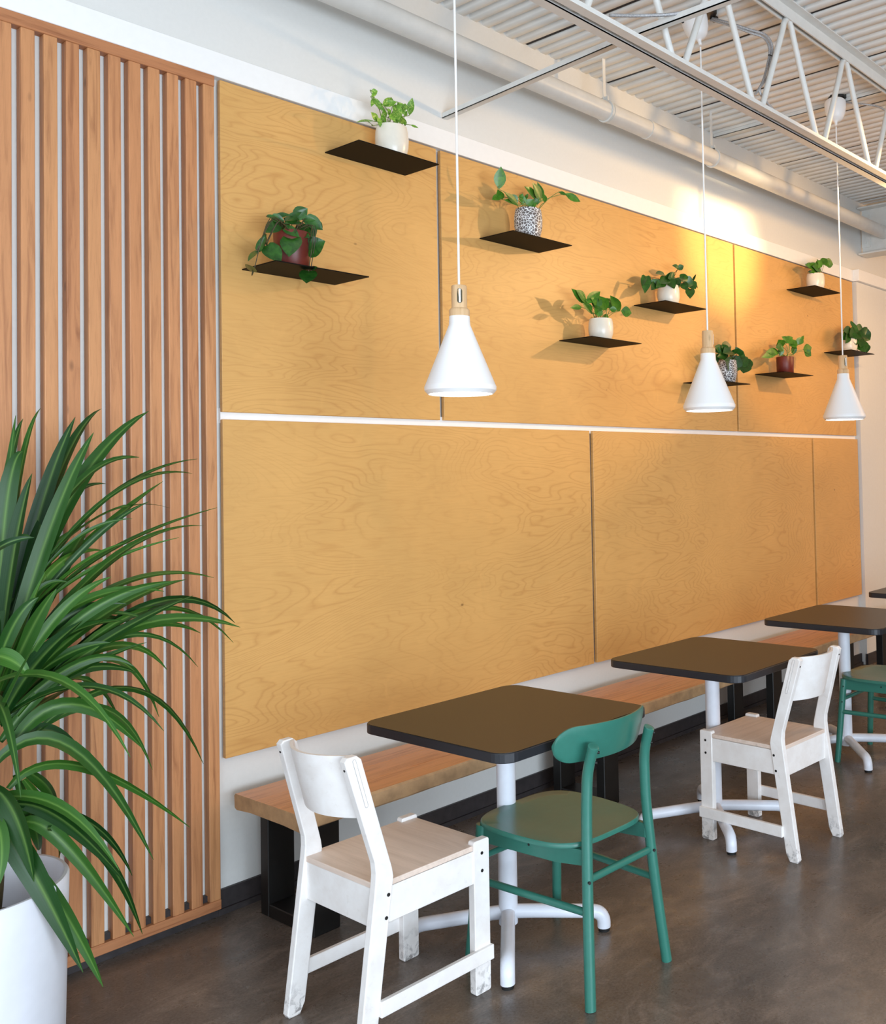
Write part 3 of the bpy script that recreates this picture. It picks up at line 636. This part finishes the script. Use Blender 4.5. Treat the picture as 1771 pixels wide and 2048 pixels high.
def plant(lab, x, y, z, kind, r, h, mat, lmat, leaves, zo, zs, smat='stem', seed=0, nfill=0, fillr=0.05, fillh=0.05, lw=1.28, heart=None):
    """leaves: (base x,y, tip x,y, width, depth) in a zoomed view of the photograph; zo: its origin, zs: its scale"""
    random.seed(seed)
    if heart is None: heart = lmat == 'leaf_dark'
    root = thing('potted_plant', lab, 'potted plant', (x, y, z), 0, 'potted plants on the wall shelves')
    b = NB(); kind(b, r, h); obj('pot', b, mat, root, smooth=50)
    b = NB(); lathe(b, [(0.0, h*0.90), (r*0.5, h*0.885), (r*0.83, h*0.87)], 24); obj('soil', b, M['soil'], root)
    o = Vector((x, y, z)); lb, sb = NB(), NB(); top = Vector((0, 0, h*0.92))
    for (x0, y0, x1, y1, w_, dy) in leaves:
        Yb, Yt = y-0.01+dy*0.5, y-0.03+dy
        A = at(zo[0]+x0/zs, zo[1]+y0/zs, Yb)-o; B = at(zo[0]+x1/zs, zo[1]+y1/zs, Yt)-o
        Wd = w_/zs*(o-CAM).dot(FA)/FPX*lw
        nr = TOCAM+Vector((random.uniform(-.35, .35), random.uniform(-.2, .2), random.uniform(-.1, .5)))
        leafbm(lb, A, B, Wd*(1.0 if heart else 0.86), nr, heart=heart, curl=random.uniform(0.02, 0.15), fold=random.uniform(0.1, 0.3))
        a = random.uniform(0, 2*PI); s0 = top+Vector((math.cos(a)*r*0.5, math.sin(a)*r*0.5, -0.01))
        if A.z < h*0.8: mid = Vector((A.x*0.75, A.y-0.035, max(h*1.12, A.z+0.03)))
        else: mid = (s0+A)*0.5+Vector((0, -0.01, 0.018))
        tube(sb, smooth_path([s0, mid, A+Vector((0, 0.003, 0)), A*0.85+B*0.15], 5), 0.0016, 6)
    for i in range(nfill):
        a = random.uniform(0, 2*PI); rr = random.uniform(0.3, 1)*fillr; A = top+Vector((math.cos(a)*rr*0.6, math.sin(a)*rr*0.6, random.uniform(0.3, 1)*fillh))
        B = A+Vector((math.cos(a)*0.05, math.sin(a)*0.035, random.uniform(-0.035, 0.03)))*random.uniform(0.8, 1.2)
        if y+B.y > -0.04: B.y = -0.045-y
        if y+A.y > -0.05: A.y = -0.055-y
        leafbm(lb, A, B, random.uniform(0.028, 0.042)*lw, (TOCAM*0.7+Vector((0, 0, 0.8))+Vector((random.uniform(-.3, .3), 0, 0))), curl=0.15)
        tube(sb, smooth_path([top+Vector((math.cos(a)*r*0.4, math.sin(a)*r*0.4, -0.01)), (top+A)*0.5+Vector((0, 0, 0.01)), A], 4), 0.0014, 6)
    obj('foliage', lb, M[lmat], root, smooth=60); obj('stems', sb, M[smat], root, smooth=60)
    return root
Y0 = -0.14
ZA = ((640, 160), 6.8115)
plant('cream pot with lime variegated pothos on the highest left shelf', 2.544, Y0, 2.856, pot_round, 0.068, 0.14, M['cream'], 'leaf_var', [
 (700,235,780,145,60,0), (690,150,785,150,55,0), (740,240,700,350,55,0), (720,240,840,400,75,-.01), (760,280,860,420,70,0), (845,345,1050,290,85,-.03), (980,245,850,340,80,-.02),
 (1000,340,1110,480,110,-.02), (1060,300,1150,470,110,0), (1110,360,1190,390,95,-.02), (1215,480,1248,240,100,-.02), (1150,500,1180,420,50,0),
 (740,560,500,540,70,-.02), (720,620,620,540,60,-.02), (790,560,700,440,80,0), (830,640,780,500,80,0), (950,480,930,390,60,0), (1010,400,1080,560,100,-.03),
 (960,450,1020,560,90,-.02), (1000,600,1080,540,80,-.03), (1130,600,1070,470,80,-.01), (1230,610,1335,650,30,-.02), (880,600,840,450,70,0), (1160,620,1140,520,50,0), (900,500,860,380,50,0)],
 *ZA, seed=1)
ZB = ((460, 380), 5.9033)
plant('trailing dark heart leaf plant in an oxblood pot on the lower left shelf', 2.068, -0.15, 2.328, pot_cyl, 0.0655, 0.138, M['oxblood'], 'leaf_dark', [
 (775,305,915,215,130,0), (690,330,850,250,60,0), (500,320,640,360,85,-.01), (570,400,415,500,120,-.02), (770,330,650,345,90,-.02), (820,370,660,370,80,-.03), (650,450,815,540,100,-.05),
 (900,330,1095,470,130,-.03), (860,330,1010,350,60,-.02), (830,420,860,500,90,-.03), (930,420,1000,560,110,-.03), (820,520,940,560,90,-.05), (735,560,690,760,190,-.08), (920,720,1120,600,210,-.08),
 (430,660,600,855,170,-.06), (330,710,420,520,70,-.05), (420,640,400,520,60,-.05), (320,720,205,800,60,-.06), (280,965,180,860,70,-.08), (930,960,900,1090,160,-.10), (960,930,1015,910,40,-.10),
 (440,310,560,320,40,0), (560,300,700,285,50,0), (1000,400,1090,440,90,-.02), (700,400,640,330,80,0), (880,400,900,500,80,-.02)],
 *ZB, smat='darkstem', seed=2, nfill=6, fillr=0.05, fillh=0.03)
ZC_ = ((900, 310), 6.325)
plant('plant with one tall upright leaf in a white net patterned pot, left high shelf', 3.343, Y0, 2.656, pot_net, 0.068, 0.156, M['net'], 'leaf_mid', [
 (620,430,640,145,135,-.02), (660,560,600,440,90,-.01), (640,520,530,560,80,0), (860,640,690,470,90,-.02), (840,620,700,560,80,-.02), (770,500,860,600,80,0), (900,620,940,520,90,0), (960,640,1050,560,90,-.02),
 (980,660,1090,600,110,-.03), (1090,560,970,390,110,-.02), (1150,580,1060,350,130,-.03), (1180,560,1110,350,70,-.01), (1110,520,1010,500,70,0), (1370,470,1480,500,50,-.02), (1450,490,1650,590,95,-.03),
 (1200,600,1190,500,60,0), (880,560,920,490,60,0), (950,560,980,490,40,0), (1000,620,960,560,80,0), (1060,620,1120,540,80,-.01)], *ZC_, seed=3, nfill=4, fillr=0.04, fillh=0.03)
ZD = ((1080, 520), 5.2088)
plant('plant with spread green leaves in a cream pot on the lowest left middle shelf', 3.867, Y0, 2.226, pot_round, 0.0655, 0.118, M['cream'], 'leaf_mid', [
 (490,460,330,300,80,0), (480,440,380,310,100,-.01), (470,450,640,315,95,-.02), (540,560,430,400,60,0), (430,490,330,490,55,-.01), (560,500,620,370,110,-.01), (600,500,545,390,90,-.02), (690,520,620,380,110,-.02),
 (700,500,790,430,80,0), (720,510,800,520,60,-.02), (830,530,740,380,95,-.03), (840,530,955,550,110,-.03), (620,570,580,480,80,-.02), (660,500,770,380,60,0), (520,540,500,450,60,0), (740,470,680,400,60,0), (600,590,640,500,60,-.02)],
 *ZD, seed=4, nfill=3, fillr=0.04, fillh=0.02)
plant('dark leaved plant in a cream pot on the shelf left of the middle pendant cord', 4.474, Y0, 2.484, pot_round, 0.064, 0.118, M['cream'], 'leaf_dark', [
 (1100,170,1095,330,85,-.02), (1090,180,1065,260,40,-.01), (1180,270,1240,200,90,-.01), (1290,150,1205,135,60,-.01), (1310,220,1410,125,80,-.01), (1340,210,1400,290,90,-.04), (1440,90,1390,50,50,0), (1440,85,1495,60,50,0),
 (1320,200,1250,240,90,-.02), (1400,200,1440,290,80,-.03), (1450,180,1560,200,70,-.02), (1500,210,1600,260,100,-.03), (1560,240,1620,300,90,-.03), (1560,300,1560,385,80,-.04), (1480,240,1530,310,70,-.03), (1200,240,1160,310,60,-.02),
 (1390,170,1330,190,80,-.01), (1280,230,1220,270,80,-.03), (1430,210,1390,250,70,-.03), (1600,220,1640,290,20,-.02), (1590,210,1620,150,20,-.02)], *ZD, smat='darkstem', seed=5, nfill=5, fillr=0.05, fillh=0.03)
ZE = ((1340, 500), 4.1091)
plant('round dark leaved plant in a net patterned pot half hidden by the middle pendant', 5.077, Y0, 2.075, pot_net, 0.06, 0.148, M['net'], 'leaf_dark', [
 (430,830,370,790,60,0), (430,800,510,790,75,0), (460,850,430,780,70,0), (470,880,400,870,70,-.02), (500,960,460,900,100,-.03), (520,940,570,870,100,-.02), (560,860,600,830,100,-.01), (540,850,560,810,90,-.01),
 (570,930,640,880,90,-.02), (600,930,600,1010,110,-.03), (610,900,640,990,100,-.03), (400,900,380,860,60,0), (500,830,440,840,80,-.02), (560,950,500,980,60,-.02), (380,840,400,800,50,0)], *ZE, smat='darkstem', seed=6, nfill=8, fillr=0.06, fillh=0.05)
b = NB(); rt = thing('succulent_tray', 'small dark tray of low succulents at the shelf end behind the middle pendant', 'potted plant', (4.80, -0.15, 2.075), 0)
pot_cyl(b, 0.036, 0.03); obj('pot', b, M['black'], rt, smooth=50)
lb = NB(); random.seed(12)
for i in range(60):
    a = random.uniform(0, 2*PI); rr = random.uniform(0, 0.032); A = Vector((rr*math.cos(a), rr*math.sin(a), 0.024)); leafbm(lb, A, A+Vector((math.cos(a)*0.012, math.sin(a)*0.012, random.uniform(0.008, 0.02))), 0.008, (0, -0.4, 1), curl=-0.2)
obj('foliage', lb, M['leaf_dark'], rt, smooth=60)
plant('yellow green plant in a cream pot on the highest right shelf', 6.272, Y0, 2.812, pot_round, 0.066, 0.125, M['cream'], 'leaf_mid', [
 (1190,150,1110,120,60,0), (1200,160,1150,110,60,0), (1200,150,1240,80,60,-.01), (1230,120,1290,70,60,-.01), (1260,100,1350,115,75,-.02), (1240,170,1170,130,60,-.01), (1220,160,1160,180,40,0), (1270,90,1310,130,60,-.02), (1215,130,1205,75,40,0)], *ZE, seed=7, nfill=4, fillr=0.04, fillh=0.04)
plant('light green trailing plant in an oxblood pot on the lowest right shelf', 5.798, Y0, 2.182, pot_cyl, 0.06, 0.12, M['oxblood'], 'leaf_mid', [
 (880,830,775,875,60,-.02), (890,840,800,830,60,-.01), (920,800,890,740,80,0), (930,800,870,800,70,-.01), (940,760,1010,710,60,-.01), (980,790,1040,740,75,-.01), (970,760,930,715,50,0), (1000,800,1030,780,60,-.02), (1050,780,1080,710,60,-.01), (1060,760,1100,700,30,0),
 (1090,820,1165,800,75,-.03), (1100,830,1160,870,60,-.03), (900,870,920,790,50,0), (1010,860,1020,770,50,0)], *ZE, seed=8, nfill=3, fillr=0.04, fillh=0.03)
plant('bushy dark green plant in a cream pot on the farthest right shelf', 6.79, Y0, 2.413, pot_round, 0.0626, 0.107, M['cream'], 'leaf_dark', [
 (1460,680,1420,730,60,0), (1480,660,1430,660,60,0), (1500,640,1530,620,90,0), (1540,680,1490,700,100,-.03), (1560,660,1600,700,90,-.03), (1590,690,1645,740,80,-.03), (1600,670,1640,690,50,-.02), (1500,720,1530,780,70,-.04), (1560,760,1600,840,90,-.05),
 (1590,780,1615,840,70,-.05), (1560,720,1570,790,70,-.04), (1460,700,1450,760,50,-.02), (1530,650,1590,650,70,0), (1480,700,1520,740,80,-.03)], *ZE, smat='darkstem', seed=9, nfill=10, fillr=0.06, fillh=0.04)

# ------------------------------------------------------------------ tall plant in the white planter
tp = thing('tall_potted_plant', 'big strap leaved plant in a tall white planter in front of the slats', 'potted plant', (0.935, -0.40, 0))
R0, H0 = 0.236, 0.5
b = NB(); lathe(b, [(0.0, 0.0), (R0*0.93, 0.0), (R0*0.95, 0.01), (R0, H0-0.006), (R0-0.004, H0), (R0-0.012, H0), (R0-0.016, H0-0.006), (R0-0.03, 0.36), (0.0, 0.35)], 72); obj('planter', b, M['planter'], tp, smooth=50)
b = NB(); lathe(b, [(0.0, 0.375), (0.1, 0.37), (R0-0.03, 0.362)], 32); obj('soil', b, M['soil'], tp)
for (cx_, cy_, h_) in ((0.02, 0.03, 0.95), (-0.05, -0.04, 0.78), (0.05, -0.03, 0.66)):
    b = NB(); tube(b, smooth_path([(cx_, cy_, 0.36), (cx_*1.3, cy_, 0.36+(h_-0.36)*0.5), (cx_*1.1, cy_*1.2, h_)], 5), 0.016, 12); obj('cane', b, M['darkstem'], tp, smooth=60)
O = Vector((0.935, -0.40, 0))
def strap(bm, uvl, p0, p1, p2, wid, nrm, seg=14):
    """blade along a bent path p0 > p1 > p2, widest in its middle"""
    c = p1*2-(p0+p2)*0.5; rows = []
    for i in range(seg+1):
        u = i/seg; q = p0*(1-u)**2+c*2*u*(1-u)+p2*u*u; d = ((c-p0)*(1-u)+(p2-c)*u).normalized()
        n_ = (nrm-d*nrm.dot(d)).normalized(); s = d.cross(n_)
        w_ = wid*0.5*(math.sin(PI*min(1, (u*0.93+0.07)**0.85))**0.75 if u < 1 else 0.0)
        if i == seg: w_ = 0.0006
        rows.append(([bm.verts.new(q+s*w_*k+n_*(abs(k)*w_*0.35)) for k in (-1, -0.5, 0, 0.5, 1)], u))
    for (A, ua), (B, ub) in zip(rows, rows[1:]):
        for k in range(4):
            f = bm.faces.new((A[k], A[k+1], B[k+1], B[k]))
            for lp, (uu, vv) in zip(f.loops, ((k/4, ua), ((k+1)/4, ua), ((k+1)/4, ub), (k/4, ub))): lp[uvl].uv = (uu, vv)
lb = NB(); uvl = lb.loops.layers.uv.new('UVMap'); random.seed(21)
Z5 = (0, 800, 2.926); Z6 = (0, 1400, 3.16)
LV = [
 (Z5,-40,1500,10,800,92,90,60,-.35), (Z5,-20,1450,40,600,132,300,95,-.45), (Z5,-60,1400,40,500,135,110,50,-.3), (Z5,0,1500,110,480,240,45,45,-.3), (Z5,0,1500,90,850,188,430,95,-.5), (Z5,20,1600,220,700,440,100,90,-.35), (Z5,20,1600,330,480,595,50,80,-.3),
 (Z5,0,1700,290,760,548,190,85,-.45), (Z5,0,1600,420,560,870,65,88,-.3), (Z5,150,1000,480,470,815,335,50,-.35), (Z5,150,1250,560,800,955,475,62,-.25), (Z5,250,1000,700,520,1155,345,26,-.2), (Z5,300,900,750,495,1125,430,24,-.2),
 (Z5,200,1200,560,800,870,595,34,-.4), (Z5,250,1200,700,850,1270,630,26,-.2), (Z5,150,1500,700,900,1195,735,50,-.3), (Z5,50,1700,400,1180,750,890,62,-.3), (Z5,200,1450,750,1060,1250,1040,34,-.2), (Z5,100,1700,620,1250,1090,1050,72,-.35),
 (Z5,250,1500,600,1190,1020,1060,60,-.5), (Z5,50,1700,350,1250,650,1035,58,-.5), (Z5,200,1400,560,1150,960,1120,55,-.5), (Z5,100,1800,620,1400,1130,1145,52,-.35), (Z5,150,1750,900,1190,1375,1305,50,-.25), (Z5,50,1900,750,1340,1405,1330,70,-.35),
 (Z5,0,1900,700,1360,1175,1365,60,-.3), (Z5,100,1850,850,1230,1365,1420,36,-.2), (Z5,0,1900,200,1560,485,1290,115,-.5), (Z5,50,1600,330,1050,520,740,92,-.3), (Z5,0,2000,350,1600,655,1410,62,-.4), (Z5,150,1800,640,1510,930,1855,42,-.25),
 (Z5,50,2050,420,1780,835,2040,82,-.45), (Z5,200,1950,800,1690,1190,2130,46,-.25), (Z5,-60,1500,60,1520,178,1618,95,-.6), (Z5,-30,1600,90,1300,225,1155,70,-.6), (Z5,0,1750,180,1350,330,1105,80,-.55), (Z5,-50,900,60,830,200,805,40,-.6),
 (Z5,50,1500,300,1000,600,880,50,-.3), (Z5,-20,1500,200,980,510,725,40,-.25), (Z5,-50,1700,150,1250,330,860,85,-.35), (Z5,-50,1300,60,900,180,800,70,-.45), (Z5,0,1850,300,1450,560,1180,85,-.4),
 (Z6,-50,420,450,300,970,1010,78,-.45), (Z6,50,560,520,420,1200,805,60,-.35), (Z6,-30,560,110,760,215,1150,135,-.62), (Z6,80,660,400,760,790,1150,88,-.5), (Z6,120,790,400,900,845,1495,82,-.5), (Z6,-40,760,190,1060,525,1722,135,-.66),
 (Z6,120,960,400,1330,652,1815,85,-.62), (Z6,100,690,560,770,835,1110,46,-.3), (Z6,300,810,640,960,900,1480,60,-.3), (Z6,150,440,310,560,345,710,82,-.35), (Z6,100,470,220,800,240,950,70,-.3), (Z6,180,1000,240,1250,292,1452,32,-.6), (Z6,-60,700,10,900,-20,1200,90,-.62), (Z6,150,500,350,800,370,1000,60,-.25)]
for (Zz, x0, y0, x1, y1, x2, y2, w_, yy) in LV:
    g_ = lambda a, b_, Y: at(Zz[0]+a/Zz[2], Zz[1]+b_/Zz[2], Y)-O
    yb = -0.40+random.uniform(-0.06, 0.06)
    if yy < -0.55: yb = -0.52
    p0, p1, p2 = g_(x0, y0, yb), g_(x1, y1, (yb+yy)/2-0.02), g_(x2, y2, yy)
    Wd = w_/Zz[2]*1.12*(O+p1-CAM).dot(FA)/FPX
    strap(lb, uvl, p0, p1, p2, Wd, TOCAM+Vector((random.uniform(-.5, .5), random.uniform(-.2, .2), random.uniform(-.2, .8))))
for (Zz, x0, y0, x1, y1, x2, y2, w_, yy) in LV[:42]:    # a second, deeper layer
    if yy < -0.55: continue
    jx, jy_ = random.uniform(-70, 30), random.uniform(-30, 150); k = random.uniform(0.55, 0.85)
    g_ = lambda a, b_, Y: at(Zz[0]+a/Zz[2], Zz[1]+b_/Zz[2], Y)-O
    X2, Y2 = x0+(x2-x0)*k+jx, y0+(y2-y0)*k+jy_; X1, Y1 = x0+(x1-x0)*k+jx*0.6, y0+(y1-y0)*k+jy_*0.6
    yb = -0.40; y2_ = random.uniform(-0.5, -0.2)
    p0, p1, p2 = g_(x0, y0, yb), g_(X1, Y1, (yb+y2_)/2), g_(X2, Y2, y2_)
    strap(lb, uvl, p0, p1, p2, w_/Zz[2]*0.95*(O+p1-CAM).dot(FA)/FPX, TOCAM+Vector((random.uniform(-.8, .8), random.uniform(-.2, .4), random.uniform(-.2, .9))))
for i in range(46):    # the rest of the crown, mostly to the left and front of what the photo shows
    a = random.uniform(PI*0.45, PI*1.75); e = random.uniform(-0.1, 1.2); L_ = random.uniform(0.45, 0.75)
    p0 = Vector((random.uniform(-.05, .05), random.uniform(-.05, .05), random.uniform(0.55, 0.98)))
    d = Vector((math.cos(a)*math.cos(e), math.sin(a)*math.cos(e)*(0.42 if math.sin(a) > 0 else 0.7), math.sin(e)))
    p1 = p0+d*L_*0.55; p2 = p0+d*L_+Vector((0, 0, -L_*(0.35 if e < 0.7 else 0.05)))
    p2.z = max(p2.z, 0.1)
    strap(lb, uvl, p0, p1, p2, random.uniform(0.025, 0.042), Vector((-0.3, -0.4, 0.8)))
for v in lb.verts:
    if v.co.y+O.y > -0.06: v.co.y = -0.06-O.y
obj('foliage', lb, M['strap'], tp, smooth=80)
